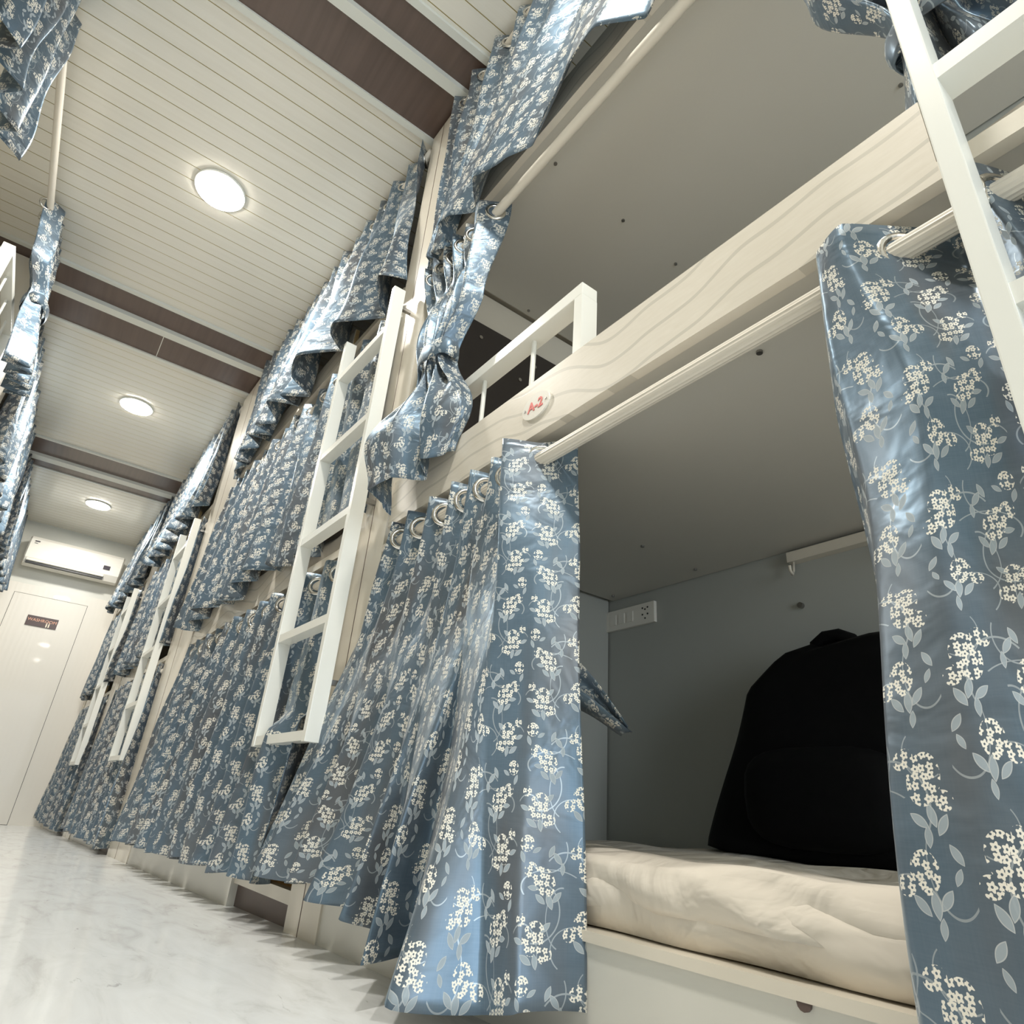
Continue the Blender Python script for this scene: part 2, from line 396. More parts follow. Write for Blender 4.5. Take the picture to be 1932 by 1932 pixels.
# washroom sign
sg = thing('washroom_sign', 'small dark brown WASHROOM sign on the cream door', 'sign', (-.083, Y1-.016, 1.645))
SX0, SX1 = -.212, .045
obj('plate', B(SX0, SX1, Y1-.024, Y1-.0165, 1.645, 1.742, bev=.001), m_signb, sg, warp=False)
def text_mesh(body, size, m, parent, name, origin, rx=(PI/2, 0, 0), ext=.0008, label=None, sx=1.0, bold=0.0):
    cu = bpy.data.curves.new(name, 'FONT'); cu.body = body; cu.size = size; cu.extrude = ext; cu.align_x = 'CENTER'; cu.align_y = 'CENTER'
    cu.offset = bold; cu.resolution_u = 3
    to = bpy.data.objects.new('tmp_text', cu); C.objects.link(to)
    bpy.context.view_layer.update()
    dg = bpy.context.evaluated_depsgraph_get()
    me = bpy.data.meshes.new_from_object(to.evaluated_get(dg)); me.name = name
    bpy.data.objects.remove(to); bpy.data.curves.remove(cu)
    from mathutils import Matrix, Euler
    M = Matrix.Translation(Vector(origin) - ROOT[parent.name]) @ Euler(rx).to_matrix().to_4x4() @ Matrix.Diagonal((sx, 1, 1, 1))
    me.transform(M); me.materials.append(m)
    o = bpy.data.objects.new(name, me); C.objects.link(o); o.parent = parent
    if label: o['label'] = label
    return o
text_mesh('WASHROOM', .040, m_signt, sg, 'lettering', ((SX0+SX1)/2, Y1-.0248, 1.703), label='copper lettering WASHROOM', sx=1.02)
bm = bmesh.new()
for px in (-.040, -.020):
    box(bm, px-.005, px+.005, Y1-.0255, Y1-.0245, 1.650, 1.685)
    cyl(bm, (px, Y1-.0245, 1.693), (0, -1, 0), .005, .001, 10)
obj('pictogram', bm, m_signw, sg, warp=False, label='two small cream figures under the lettering')

# air conditioner
ac = thing('air_conditioner', 'white split air conditioner high on the end wall above the washroom door', 'air conditioner', (-.01, Y1, 2.17))
AX0, AX1, AZ0, AZ1 = -.425, .405, 2.175, 2.462
bm = bmesh.new()
prof = [(0, AZ0+.03), (-.10, AZ0), (-.165, AZ0+.012), (-.205, AZ0+.07), (-.215, AZ0+.16), (-.205, AZ1-.03), (-.18, AZ1), (0, AZ1)]
prev = None
for xx in (AX0, AX0+.012, AX1-.012, AX1):
    k = 1.0 if xx in (AX0+.012, AX1-.012) else .93
    ring = [bm.verts.new((xx, Y1+.0+py*k, (AZ0+AZ1)/2+(pz-(AZ0+AZ1)/2)*k)) for py, pz in prof]
    if prev:
        for i in range(len(prof)): bm.faces.new((prev[i], prev[(i+1) % len(prof)], ring[(i+1) % len(prof)], ring[i]))
    else: bm.faces.new(ring[::-1])
    prev = ring
bm.faces.new(prev)
obj('body', bm, m_acw, ac, warp=False)
bm = bmesh.new(); box(bm, AX0+.03, AX1-.14, Y1-.202, Y1-.170, AZ0+.016, AZ0+.030); obj('louver_slot', bm, m_black, ac, warp=False, label='dark slot along the louver')
bm = bmesh.new(); tube(bm, [(AX0+.03, Y1-.199, AZ0+.048), (AX1-.14, Y1-.199, AZ0+.048)], .012, 8); obj('louver', bm, m_acw, ac, warp=False)
obj('display', B(AX1-.165, AX1-.105, Y1-.218, Y1-.210, AZ0+.115, AZ0+.155), m_acd, ac, warp=False, label='small dark display')
bm = bmesh.new(); torus(bm, (.01, Y1-.2155, AZ0+.115), (0, -1, 0), .010, .002, 16, 6); obj('emblem', bm, m_chrome, ac, warp=False)
bm = bmesh.new(); box(bm, AX0+.045, AX0+.085, Y1-.2145, Y1-.205, AZ1-.056, AZ1-.046); box(bm, AX0+.045, AX0+.072, Y1-.2145, Y1-.205, AZ1-.074, AZ1-.070); obj('badge', bm, m_acd, ac, warp=False, label='tiny grey badge at upper left')

# ceiling lamps
names = {2.39: 'round ceiling lamp nearest the camera, largest and brightest', 4.575: 'round ceiling lamp between the first and second dark bands', 6.73: 'small round ceiling lamp nearest the air conditioner', .21: 'round ceiling lamp above the camera', -1.97: 'round ceiling lamp behind the camera'}
for (lx, ly, p) in LAMPS:
    L = thing('ceiling_lamp', names[ly], 'ceiling lamp', (lx, ly, CEIL), 'round lamps in the aisle ceiling')
    bm = bmesh.new(); cyl(bm, (lx, ly, CEIL-.0001), (0, 0, -1), .097, .016, 40); obj('diffuser', bm, m_lens, L, warp=False)
    bm = bmesh.new(); torus(bm, (lx, ly, CEIL-.006), (0.0001, 0, 1), .100, .006, 40, 8); obj('rim', bm, m_white, L, warp=False, smooth=True)

# ------------------------------------------------------------------ bunks
XF = 0.60; XB = 1.395
Z1C = 0.19; Z2B, Z2T = 0.937, 1.065; Z3B, Z3T = 1.862, 1.972
def sbox(bm, s, x0, x1, *r, **k): box(bm, min(s*x0, s*x1), max(s*x0, s*x1), *r, **k)
def lb(bm, s, x0, x1, *r): long_box(bm, min(s*x0, s*x1), max(s*x0, s*x1), *r)
def bunk(s, y0, y1, lz, p0, p1, label, seam=True, screws=True):
    """y0..y1 clear berth length, lz ladder opening (a,b), p0..p1 post panel closing the far end"""
    root = thing('bunk_bed', label, 'bunk bed', (s*1.0, (y0+p1)/2, fz((y0+p1)/2)))
    a, b = lz
    bb = y1
    # base
    bm = bmesh.new(); n_ = 8
    segs = [(b, y1)] if a <= y0+.02 else [(y0, a), (b, y1)]
    for (c, d) in segs:
        z = fz(d) - .004
        lb(bm, s, XF, XF+.02, c, d, z, Z1C-.011)
    obj('base_panel', bm, m_base, root)
    bm = bmesh.new(); lb(bm, s, XF-.004, XF+.03, b, y1, Z1C-.011, Z1C); obj('base_cap', bm, m_cream, root, label='cream edge strip on the base')
    bm = bmesh.new(); lb(bm, s, XF+.02, XB, y0, y1, Z1C-.018, Z1C-.002); obj('base_deck', bm, m_ply, root, label='plywood floor of the lowest berth')
    # step under the ladder
    st = obj('step', (lambda bm: (lb(bm, s, XF+.03, XF+.16, a, b, fz(a)+.055, fz(a)+.070), bm)[1])(bmesh.new()), m_ply, root, label='raw plywood step under the ladder')
    bm = bmesh.new(); lb(bm, s, XF+.008, XF+.03, a, b, fz(a)+.045, fz(a)+.072); obj('nosing', bm, m_cream, st, label='cream nosing')
    bm = bmesh.new(); lb(bm, s, XF+.02, XF+.035, a, b, fz(b)-.01, fz(a)+.045); obj('riser', bm, m_brown, st, label='dark brown riser')
    # upper decks and guard boards
    for zb, zt in ((Z2B, Z2T), (Z3B, Z3T)):
        bm = bmesh.new(); lb(bm, s, XF+.018, XB, y0, y1, zb+.004, zb+.022); obj('deck', bm, m_deck, root, label='pale board deck of the berth')
        bm = bmesh.new(); lb(bm, s, XF, XF+.018, b, y1, zb, zt); gb = obj('guard_board', bm, m_board, root)
        if s > 0 and y0 < 0 and zb < 1:
            pl = bmesh.new(); cy, cz = .804, 1.000
            ring = [pl.verts.new((XF-.004, cy+.040*math.cos(2*PI*k/32), cz+.0275*math.sin(2*PI*k/32))) for k in range(32)]
            ring2 = [pl.verts.new((XF-.0002, v_.co.y, v_.co.z)) for v_ in ring]
            pl.faces.new(ring); pl.faces.new(ring2[::-1])
            for k in range(32): pl.faces.new((ring[k], ring[(k+1) % 32], ring2[(k+1) % 32], ring2[k]))
            plate = obj('number_plate', pl, m_acw, gb, label='oval white plate reading A-2')
        bm = bmesh.new(); lb(bm, s, XF, XF+.018, a, b, zb, zb+.026); obj('sill', bm, m_cream, root, label='thin cream sill in the ladder opening')
        bm = bmesh.new(); lb(bm, s, XF+.002, XF+.016, b-.004, b-.0005, zb+.001, zt-.001); obj('board_end', bm, m_ply, root, label='raw plywood end of the guard board')
    # post panel
    bm = bmesh.new(); sbox(bm, s, XF-.004, XF+.05, p0, p1, fz(p1)-.01, CEIL-.03); po = obj('post', bm, m_cream, root)
    bm = bmesh.new(); ym = p0 + (p1-p0)*.55; sbox(bm, s, XF-.0048, XF-.0035, ym-.001, ym+.001, fz(p1), CEIL-.03); obj('panel_joint', bm, m_brown, po, label='thin dark joint line')
    # partitions
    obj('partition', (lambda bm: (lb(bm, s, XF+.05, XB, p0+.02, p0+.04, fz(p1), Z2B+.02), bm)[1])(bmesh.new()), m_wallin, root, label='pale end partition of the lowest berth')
    bm = bmesh.new(); lb(bm, s, XF+.05, XB, p0+.02, p0+.04, Z2B+.022, Z3B+.004); pt = obj('partition', bm, m_cream, root)
    if s > 0 and y0 < 0:
        bm = bmesh.new(); lb(bm, s, XF+.055, XB-.002, p0+.012, p0+.0195, Z2B+.03, 1.735); dp = obj('dark_panel', bm, m_dark, pt, label='dark laminate end panel')
        for (xx, zz) in ((.81, 1.676), (.974, 1.593), (1.031, 1.675), (1.2, 1.60)):
            bm = bmesh.new(); cyl(bm, (xx, p0+.0118, zz), (0, -1, 0),   .0065, .006, 10); obj('screw', bm, m_chrome, root, smooth=False)
    obj('partition', (lambda bm: (lb(bm, s, XF+.05, XB, p0+.02, p0+.04, Z3B+.024, CEIL-.01), bm)[1])(bmesh.new()), m_cream, root)
    if screws and s > 0 and y0 < 0:
        pts = [(.684, .906, Z3B), (.947, .916, Z3B), (1.182, .924, Z3B), (1.16, .255, Z3B), (.90, .25, Z3B), (.967, 1.38, Z3B),
               (.702, .407, Z2B), (.93, .40, Z2B), (.897, 1.022, Z2B), (1.125, 1.026, Z2B), (1.34, 1.034, Z2B), (.70, 1.02, Z2B), (1.355, 1.36, Z2B)]
        for (xx, yy, zz) in pts:
            bm = bmesh.new(); cyl(bm, (xx, yy, zz+.0039), (0, 0, -1), .0048, .004, 10); obj('screw', bm, m_steel, root)
        bm = bmesh.new(); cyl(bm, (1.3999, .78, .80), (-1, 0, 0), .007, .010, 10); obj('screw', bm, m_steel, root)
    return root
bR1 = bunk(1, -.42, 1.40, (-.30, .122), 1.40, 1.57, 'nearest cream triple bunk on the right, its lowest berth open with a black bag')
bR2 = bunk(1, 1.59, 3.42, (1.59, 2.0), 3.42, 3.93, 'second cream triple bunk on the right, all three berths curtained')
bR3 = bunk(1, 3.95, 5.50, (3.95, 4.36), 5.50, 5.88, 'third cream triple bunk on the right, between its two ladders')
bR4 = bunk(1, 5.90, 7.50, (5.90, 6.30), 7.50, 7.73, 'last cream triple bunk on the right, beside the washroom wall')
bL1 = bunk(-1, -.42, 1.40, (-.30, .122), 1.40, 1.57, 'cream triple bunk on the left at the camera')
bL2 = bunk(-1, 1.59, 3.42, (1.59, 2.0), 3.42, 3.93, 'cream triple bunk on the left with a tied-back top curtain')
bL3 = bunk(-1, 3.95, 5.50, (3.95, 4.36), 5.50, 5.88, 'middle cream triple bunk on the left behind long hanging curtains')
bL4 = bunk(-1, 5.90, 7.50, (5.90, 6.30), 7.50, 7.73, 'last cream triple bunk on the left, beside the air conditioner')
# A-2 writing
gbp = [o for o in bpy.data.objects if o.name.startswith('number_plate')][0]
ROOT[gbp.name] = ROOT[bR1.name]
text_mesh('A-2', .030, m_red, gbp, 'lettering', (XF-.0045, .804, 1.000), rx=(PI/2, 0, -PI/2), label='red lettering A-2', ext=.0004, bold=.0006)
for yy in (.835, .773):
    bm = bmesh.new(); cyl(bm, (XF-.0040, yy, 1.000), (-1, 0, 0), .0025, .0015, 8); obj('screw', bm, m_steel, gbp)

# ------------------------------------------------------------------ ladders
def ladder(s, y0, y1, label, ztop=1.77, x0=.528, zbot=.42-.0, top=True):
    t_ = thing('ladder', label, 'ladder', (s*(x0+.018), (y0+y1)/2, zbot), 'white ladders on the bunks')
    for yy in (y0, y1-.022):
        bm = bmesh.new(); sbox(bm, s, x0, x0+.038, yy, yy+.020, zbot, ztop, bev=.0015); obj('stile', bm, m_white, t_)
    zs = [zbot+.003] + [z for z in (.695, .988, 1.285, 1.60) if z > zbot + .1]
    for z in zs:
        bm = bmesh.new(); sbox(bm, s, x0+.002, x0+.036, y0+.021, y1-.021, z, z+.022); obj('rung', bm, m_white, t_)
    for z in (.55, 1.03, 1.70):
        bm = bmesh.new(); sbox(bm, s, x0+.038, XF, y0+.004, y0+.016, z, z+.012); obj('bracket', bm, m_steel, t_)
    return t_
ladder(1, -.27, .109, 'white ladder at the right edge of the picture', ztop=1.77)
ladder(1, 1.485, 1.86, 'white ladder nearest the blue tied curtain, between first and second bunk')
ladder(1, 3.96, 4.34, 'white ladder on the right, second from the washroom wall')
ladder(1, 5.92, 6.28, 'small white ladder on the right closest to the washroom door')

# ------------------------------------------------------------------ curtain rods
def rod(s, y0, y1, z, label, ribs=1, r=.0135, x=.606):
    bm = bmesh.new(); tube(bm, [(s*x, y0+(y1-y0)*i/6, z) for i in range(7)], r, 32 if ribs else 16, ribs=ribs)
    o = obj('curtain_rod', bm, m_rod, smooth=not ribs); tag(o, label, 'curtain rod', 'pale curtain rods'); return o
R1, R2, R3 = .880, 1.750, 2.585
rod(1, -.40, 1.40, R1, 'pale ribbed rod across the open lowest berth at right')
rod(1, -.40, 1.40, R2, 'pale rod under the topmost berth of the nearest bunk', 0, .0125)
rod(1, -.40, 1.40, R3, 'pale rod under the ceiling over the nearest bunk', 0)
rod(1, 1.59, 3.42, R1, 'pale rod carrying the lowest curtain of the second bunk')
rod(1, 1.59, 3.42, R2, 'pale rod carrying the middle curtain of the second bunk', 0)
rod(1, 1.59, 3.42, R3, 'pale ceiling rod of the second bunk', 0)
for (a, b, nm) in ((3.95, 5.50, 'third'), (5.90, 7.50, 'last')):
    rod(1, a, b, R1, 'pale rod carrying the lowest curtain of the %s bunk' % nm, 0)
    rod(1, a, b, R2, 'pale rod carrying the middle curtain of the %s bunk' % nm, 0)
    rod(1, a, b, R3, 'pale ceiling rod of the %s bunk on the right' % nm, 0)
rod(-1, -.40, 1.40, R3, 'pale ceiling rod on the left at the camera', 0)
rod(-1, 1.575, 3.42, R3, 'pale ceiling rod at upper left between two curtains', 0, x=.590)
rod(-1, 3.95, 5.50, R3, 'pale ceiling rod of the middle left bunk', 0)
rod(-1, 5.90, 7.50, R3, 'pale ceiling rod of the last left bunk', 0)

# ------------------------------------------------------------------ curtains
def spl(P, k):
    """smooth interpolation through the fold extremes, rounded like cloth"""
    i = int(math.floor(k)); i = max(0, min(len(P)-2, i)); f = k - i
    p0 = P[max(i-1, 0)]; p1 = P[i]; p2 = P[i+1]; p3 = P[min(i+2, len(P)-1)]
    out = []
    for a, b, c, d in zip(p0, p1, p2, p3):
        m1 = (c-a)*.5*.35; m2 = (d-b)*.5*.35
        f2 = f*f; f3 = f2*f
        out.append((2*f3-3*f2+1)*b + (f3-2*f2+f)*m1 + (-2*f3+3*f2)*c + (f3-f2)*m2)
    return out
def auto(y0, y1, n, x, a, rnd, jy=.18, jx=.3, ph=0):
    """n fold extremes between y0 and y1, alternately out (towards aisle) and in"""
    out = []
    for i in range(n):
        f = i/(n-1); st = (y1-y0)/(n-1)
        sg_ = 1 if (i+ph) % 2 else -1
        out.append((y0 + (y1-y0)*f + (rnd.uniform(-jy, jy)*st if 0 < i < n-1 else 0), x + sg_*a*(1 + rnd.uniform(-jx, jx))))
    return out
def curtain(s, label, group, T, Bm, zt, zb, rodz=None, mid=None, seed=0, sub=9, nv=46, wrinkle=.003, ease=1.0, rings=True, hem=0.006, parts=None, xr=.606, front=False):
    """T, Bm: lists of (y, x) fold extremes at top and bottom; zb number or function of k/N; mid: list of (v, T-like list)"""
    rnd = random.Random(seed); N = len(T)
    nu = (N-1)*sub
    lev = [(0.0, T)] + (mid or []) + [(1.0, Bm)]
    bm = bmesh.new(); uvl = bm.loops.layers.uv.new('UVMap')
    ph = [rnd.uniform(0, 6.28) for _ in range(8)]
    grid = []; 
    for j in range(nv+1):
        v = j/nv
        for a in range(len(lev)-1):
            if lev[a][0] <= v <= lev[a+1][0] + 1e-9: break
        f = (v-lev[a][0])/(lev[a+1][0]-lev[a][0]); 
        f = f**ease if len(lev) == 2 else f*f*(3-2*f)
        row = []
        for i in range(nu+1):
            k = i/sub
            p = spl(lev[a][1], k); q_ = spl(lev[a+1][1], k)
            y_ = p[0] + (q_[0]-p[0])*f; x_ = p[1] + (q_[1]-p[1])*f
            zbv = zb(k/(N-1)) if callable(zb) else zb
            ztv = zt(k/(N-1)) if callable(zt) else zt
            z_ = ztv + (zbv-ztv)*v
            amp = wrinkle*min(1, v*4)
            x_ += amp*math.sin(3.1*v*PI + k*2.1 + ph[0]) + amp*.5*math.sin(9*v + k*.7 + ph[1])
            y_ += amp*.9*math.sin(2.6*v*PI + k*1.4 + ph[2])
            if v > .9: z_ += hem*math.sin(k*1.9 + ph[3])*(v-.9)*10
            if v < .03: z_ += .004*math.cos(k*PI)*(1 - v/.03)
            if s > 0 and z_ < 1.82:            # the cloth lies behind (or folds in front of) the ladders
                for la, lb_ in ((-.27, .109), (1.485, 1.86), (3.96, 4.34), (5.92, 6.28)):
                    dst = max(la-y_, y_-lb_, 0)
                    if dst < .15:
                        if not front: x_ = max(x_, .574 - dst*1.2 - max(0, .50-z_)*1.1)
            row.append(Vector((s*x_, y_, z_)))
        grid.append(row)
    jm = int(nv*.7)
    su = [0.0]
    for i in range(nu):
        d = (grid[jm][i+1]-grid[jm][i]).length; d0 = (grid[2][i+1]-grid[2][i]).length
        su.append(su[-1] + max(d, d0))
    off = rnd.uniform(0, 3); offv = rnd.uniform(0, 3)
    V = [[bm.verts.new(p) for p in row] for row in grid]
    hs = [0.0]
    for j in range(nv): hs.append(hs[-1] + (grid[j+1][nu//2]-grid[j][nu//2]).length)
    for j in range(nv):
        for i in range(nu):
            fce = bm.faces.new((V[j][i], V[j][i+1], V[j+1][i+1], V[j+1][i]))
            for lp, (a, b) in zip(fce.loops, ((i, j), (i+1, j), (i+1, j+1), (i, j+1))):
                lp[uvl].uv = (su[a] + off, -hs[b] + offv)
    T0 = grid[0][nu//2]
    base = (warpx(s*.59, T0.y), T0.y, zb if not callable(zb) else zb(.5))
    root = thing('curtain', label, 'curtain', base, group)
    o = obj('cloth', bm, m_floral, root, smooth=True, solid=.0016)
    if rodz is not None and rings:
        ks = [q_*.05 for q_ in range(int((N-1)/.05)+1)]
        for ka, kb in zip(ks[:-1], ks[1:]):
            pa, p = spl(T, ka), spl(T, kb)
            if (pa[1]-xr)*(p[1]-xr) > 0 or pa[1] == xr: continue
            dy, dx = p[0]-pa[0], s*(p[1]-pa[1])
            nrm = Vector((-dy, dx, 0))
            rb = bmesh.new(); torus(rb, (s*p[1], p[0], rodz), nrm, .0235, .0050, 22, 8, 1.1)
            obj('grommet', rb, m_chrome, root, smooth=True, label='chrome eyelet ring')
    return root
def strap(root, s, cy, cx, z, ry, rx, h=.05, label='tie-back band of the same floral cloth', tilt=0.0):
    bm = bmesh.new(); uvl = bm.loops.layers.uv.new('UVMap'); n_ = 28; rings = []
    for j in range(7):
        f = j/6; bul = 1 + .10*math.sin(f*PI)
        rings.append([bm.verts.new((s*(cx + rx*bul*math.cos(2*PI*i/n_)), cy + ry*bul*math.sin(2*PI*i/n_), z + h*(f-.5) + tilt*math.sin(2*PI*i/n_) + .004*math.sin(5*2*PI*i/n_ + j))) for i in range(n_)])
    for j in range(6):
        for i in range(n_):
            fce = bm.faces.new((rings[j][i], rings[j][(i+1) % n_], rings[j+1][(i+1) % n_], rings[j+1][i]))
            for lp, (a, b) in zip(fce.loops, ((i, j), (i+1, j), (i+1, j+1), (i, j+1))): lp[uvl].uv = (a*.012, b*.008)
    return obj('tie_band', bm, m_floral, root, smooth=True, solid=.002, label=label)
rn = random.Random(5)

# 1. large front curtain, left of the open berth
T = [(.744, .652), (.790, .604), (.836, .552), (.862, .635), (.905, .575), (.940, .635), (.975, .573), (1.010, .635), (1.045, .572), (1.095, .635), (1.140, .574), (1.195, .635), (1.240, .575), (1.290, .635), (1.325, .578), (1.365, .625)]
Bm = [(.630, .592), (.655, .515), (.700, .495), (.735, .405), (.935, .545), (.915, .455), (1.075, .560), (1.085, .495), (1.150, .580), (1.230, .490), (1.290, .585), (1.360, .495), (1.430, .570), (1.500, .490), (1.565, .560), (1.620, .515)]
c1 = curtain(1, 'large blue floral curtain hanging left of the open lowest berth, reaching the floor', 'lowest row of floral curtains', T, Bm, .918, lambda k: .112+.045*max(0, min(1, (k-.3)*3)), R1, front=True, seed=2, sub=9, nv=60, wrinkle=.0035, ease=1.15)
# strap of that curtain sticking into the berth
bm = bmesh.new(); uvl = bm.loops.layers.uv.new('UVMap'); rows = []
for j in range(15):
    f = j/14
    cx = .605 + .165*f; cy = .765 - .025*f; cz = .512 - .078*f + .010*math.sin(f*PI)
    hw = .036*(1-f)**.8 + .005
    rows.append([bm.verts.new((cx + .012*math.sin(i*1.3 + f*3), cy + .014*math.cos(i*1.5), cz + hw*(i/6*2-1) + .03*f*0)) for i in range(7)])
for j in range(14):
    for i in range(6):
        fce = bm.faces.new((rows[j][i], rows[j][i+1], rows[j+1][i+1], rows[j+1][i]))
        for lp, (a, b) in zip(fce.loops, ((i, j), (i+1, j), (i+1, j+1), (i, j+1))): lp[uvl].uv = (a*.022, b*.02)
obj('tie_strap', bm, m_floral, c1, smooth=True, solid=.002, label='loose pointed tie strap sticking into the berth')

# 2. grey curtain at right edge, lowest berth
T = [(.262, .603), (.247, .574), (.212, .566), (.138, .650), (.095, .590), (.060, .650), (.010, .590), (-.030, .650), (-.070, .585)]
Bm = [(.275, .590), (.240, .515), (.170, .480), (.090, .475), (.010, .500), (-.05, .56), (-.09, .50), (-.13, .58), (-.18, .52)]
M_ = [(.268, .615), (.245, .568), (.180, .550), (.115, .580), (.050, .575), (.010, .63), (-.03, .58), (-.07, .64), (-.11, .58)]
curtain(1, 'big grey-blue floral curtain hanging at the right of the open lowest berth', 'lowest row of floral curtains', T, Bm, .920, .12, R1, mid=[(.35, M_)], seed=11, nv=60, wrinkle=.005)

# 3. tied-back middle curtain of nearest bunk
T = auto(1.05, 1.385, 13, .605, .030, random.Random(3))
T[0] = (1.030, .640); T[1] = (1.070, .565)
Mt = [(1.150 + .110*i/12, .575 + .025*math.cos(i*PI)) for i in range(13)]
Mu = [(1.070 + .255*i/12, .585 + .028*math.cos(i*PI)) for i in range(13)]
Bt = [(1.055, .605), (1.062, .575), (1.085, .540), (1.115, .520), (1.150, .540), (1.180, .575), (1.195, .545), (1.215, .490), (1.250, .465), (1.285, .460), (1.315, .480), (1.330, .525), (1.340, .570)]
Bb = [(1.095, .600), (1.100, .575), (1.115, .550), (1.135, .540), (1.160, .550), (1.180, .575), (1.195, .550), (1.220, .505), (1.245, .490), (1.272, .485), (1.292, .505), (1.302, .540), (1.308, .570)]
c3 = curtain(1, 'floral curtain tied in the middle, hanging over the A-2 board at its left end', 'middle row of floral curtains', T, Bb, 1.790, lambda k: 1.02 - .085*k, R2, mid=[(.40, Mu), (.60, Mt), (.86, Bt)], seed=4, nv=56, wrinkle=.004)
strap(c3, 1, 1.204, .575, 1.335, .068, .038)

# 4. tied curtain of the middle berth behind the right ladder
T = auto(.30, -.10, 11, .605, .030, random.Random(8))
Mu = [(.225 - .26*i/10, .600 + .030*math.cos(i*PI)) for i in range(11)]
Mt = [(.125 - .10*i/10, .625 + .022*math.cos(i*PI)) for i in range(11)]
Bt = [(.150 - .19*i/10, .645 + .016*math.cos(i*PI) - .03*math.sin(i/10*PI)) for i in range(11)]
c4 = curtain(1, 'floral curtain bunched and tied behind the ladder at the upper right', 'middle row of floral curtains', T, Bt, 1.790, lambda k: 1.075+.03*k, R2, mid=[(.50, Mu), (.80, Mt)], seed=9, nv=44, wrinkle=.005)
strap(c4, 1, .075, .625, 1.195, .062, .038)

# 5. topmost curtain of nearest bunk (bottom billows out into the aisle)
T = auto(-.10, 1.38, 25, .600, .028, random.Random(21))
ys = [-.10, .00, .12, .20, .34, .44, .50, .58, .70, .79, .87, .93, 1.02, 1.08, 1.13, 1.18, 1.23, 1.26, 1.29, 1.31, 1.33, 1.345, 1.36, 1.375, 1.39]
xs = [.57, .51, .57, .50, .485, .555, .58, .525, .530, .545, .585, .540, .505, .55, .585, .53, .53, .585, .55, .585, .56, .59, .565, .59, .58]
Bm = list(zip(ys, xs))
curtain(1, 'silvery floral curtain of the topmost berth, nearest the camera, billowing over its board', 'topmost row of floral curtains on the right', T, Bm, 2.625, lambda k: 1.80+.015*math.sin(k*23), R3, seed=6, nv=48, wrinkle=.006, ease=1.4)
# 6. second topmost curtain
T = auto(1.60, 3.40, 31, .600, .028, random.Random(22))
ys = [1.56, 1.60, 1.68, 1.72, 1.86, 1.93, 2.03, 2.06, 2.20, 2.30, 2.36, 2.44, 2.50, 2.56, 2.62, 2.70, 2.76, 2.80, 2.86, 2.92, 2.98, 3.04, 3.08, 3.14, 3.18, 3.22, 3.27, 3.31, 3.35, 3.38, 3.41]
xs = [.59, .50, .56, .60, .47, .50, .58, .59, .46, .48, .58, .49, .57, .59, .485, .56, .48, .58, .50, .59, .51, .58, .50, .59, .52, .59, .53, .60, .55, .60, .57]
curtain(1, 'floral curtain of the topmost berth on the second bunk, above the tall ladder', 'topmost row of floral curtains on the right', T, list(zip(ys, xs)), 2.625, lambda k: 1.86+.03*math.sin(k*29+1), R3, seed=12, nv=44, wrinkle=.006, ease=1.3)
# 7-8. far topmost curtains on the right
for i, (a, b, lab) in enumerate(((3.97, 5.49, 'floral curtain of the topmost berth on the third bunk'), (5.91, 7.50, 'farthest topmost floral curtain on the right, beside the air conditioner'))):
    curtain(1, lab, 'topmost row of floral curtains on the right', auto(a, b, 23, .60, .028, random.Random(40+i)), auto(a-.02, b, 23, .545, .045, random.Random(50+i), .35, .6), 2.625, lambda k: 1.87+.02*math.sin(k*31), R3, seed=15+i, sub=6, nv=26, wrinkle=.005, ease=1.3, rings=False)
# 9. middle curtain of the second bunk
T = auto(1.56, 3.42, 29, .603, .026, random.Random(61))
Bm = auto(1.50, 3.52, 29, .560, .036, random.Random(62), .3, .6)
curtain(1, 'closed floral curtain of the middle berth on the second bunk, behind the tall ladder', 'middle row of floral curtains', T, Bm, 1.79, lambda k: 1.005+.03*math.sin(k*19)+.02*k, R2, seed=23, nv=44, wrinkle=.004)
for i, (a, b, lab) in enumerate(((3.96, 5.50, 'closed floral curtain of the middle berth on the third bunk'), (5.91, 7.50, 'farthest floral curtain of the middle row, ending at the washroom wall'))):
    curtain(1, lab, 'middle row of floral curtains', auto(a, b, 25, .603, .022, random.Random(70+i)), auto(a-.03, b+.03, 25, .560, .034, random.Random(80+i), .3, .6), 1.79, lambda k: 1.01+.02*math.sin(k*21), R2, seed=33+i, sub=6, nv=28, rings=False)
# 10. lowest curtains
T = auto(1.575, 3.30, 25, .605, .030, random.Random(91))
Bm = auto(1.62, 3.46, 25, .555, .036, random.Random(92), .3, .5)
curtain(1, 'blue floral curtain of the lowest berth on the second bunk, eyelets showing behind the ladder', 'lowest row of floral curtains', T, Bm, .918, lambda k: .13-.035*k, R1, seed=43, nv=52, wrinkle=.005)
for i, (a, b, lab) in enumerate(((3.96, 5.50, 'dark blue floral curtain of the lowest berth on the third bunk'), (5.91, 7.50, 'farthest floral curtain of the lowest row, at the foot of the washroom wall'))):
    curtain(1, lab, 'lowest row of floral curtains', auto(a, b, 23, .603, .024, random.Random(101+i)), auto(a-.08, b+.08, 23, .560, .034, random.Random(111+i), .3, .5), .918, lambda k, q=fz((a+b)/2)+.05: q, R1, seed=53+i, sub=6, nv=34, rings=False)

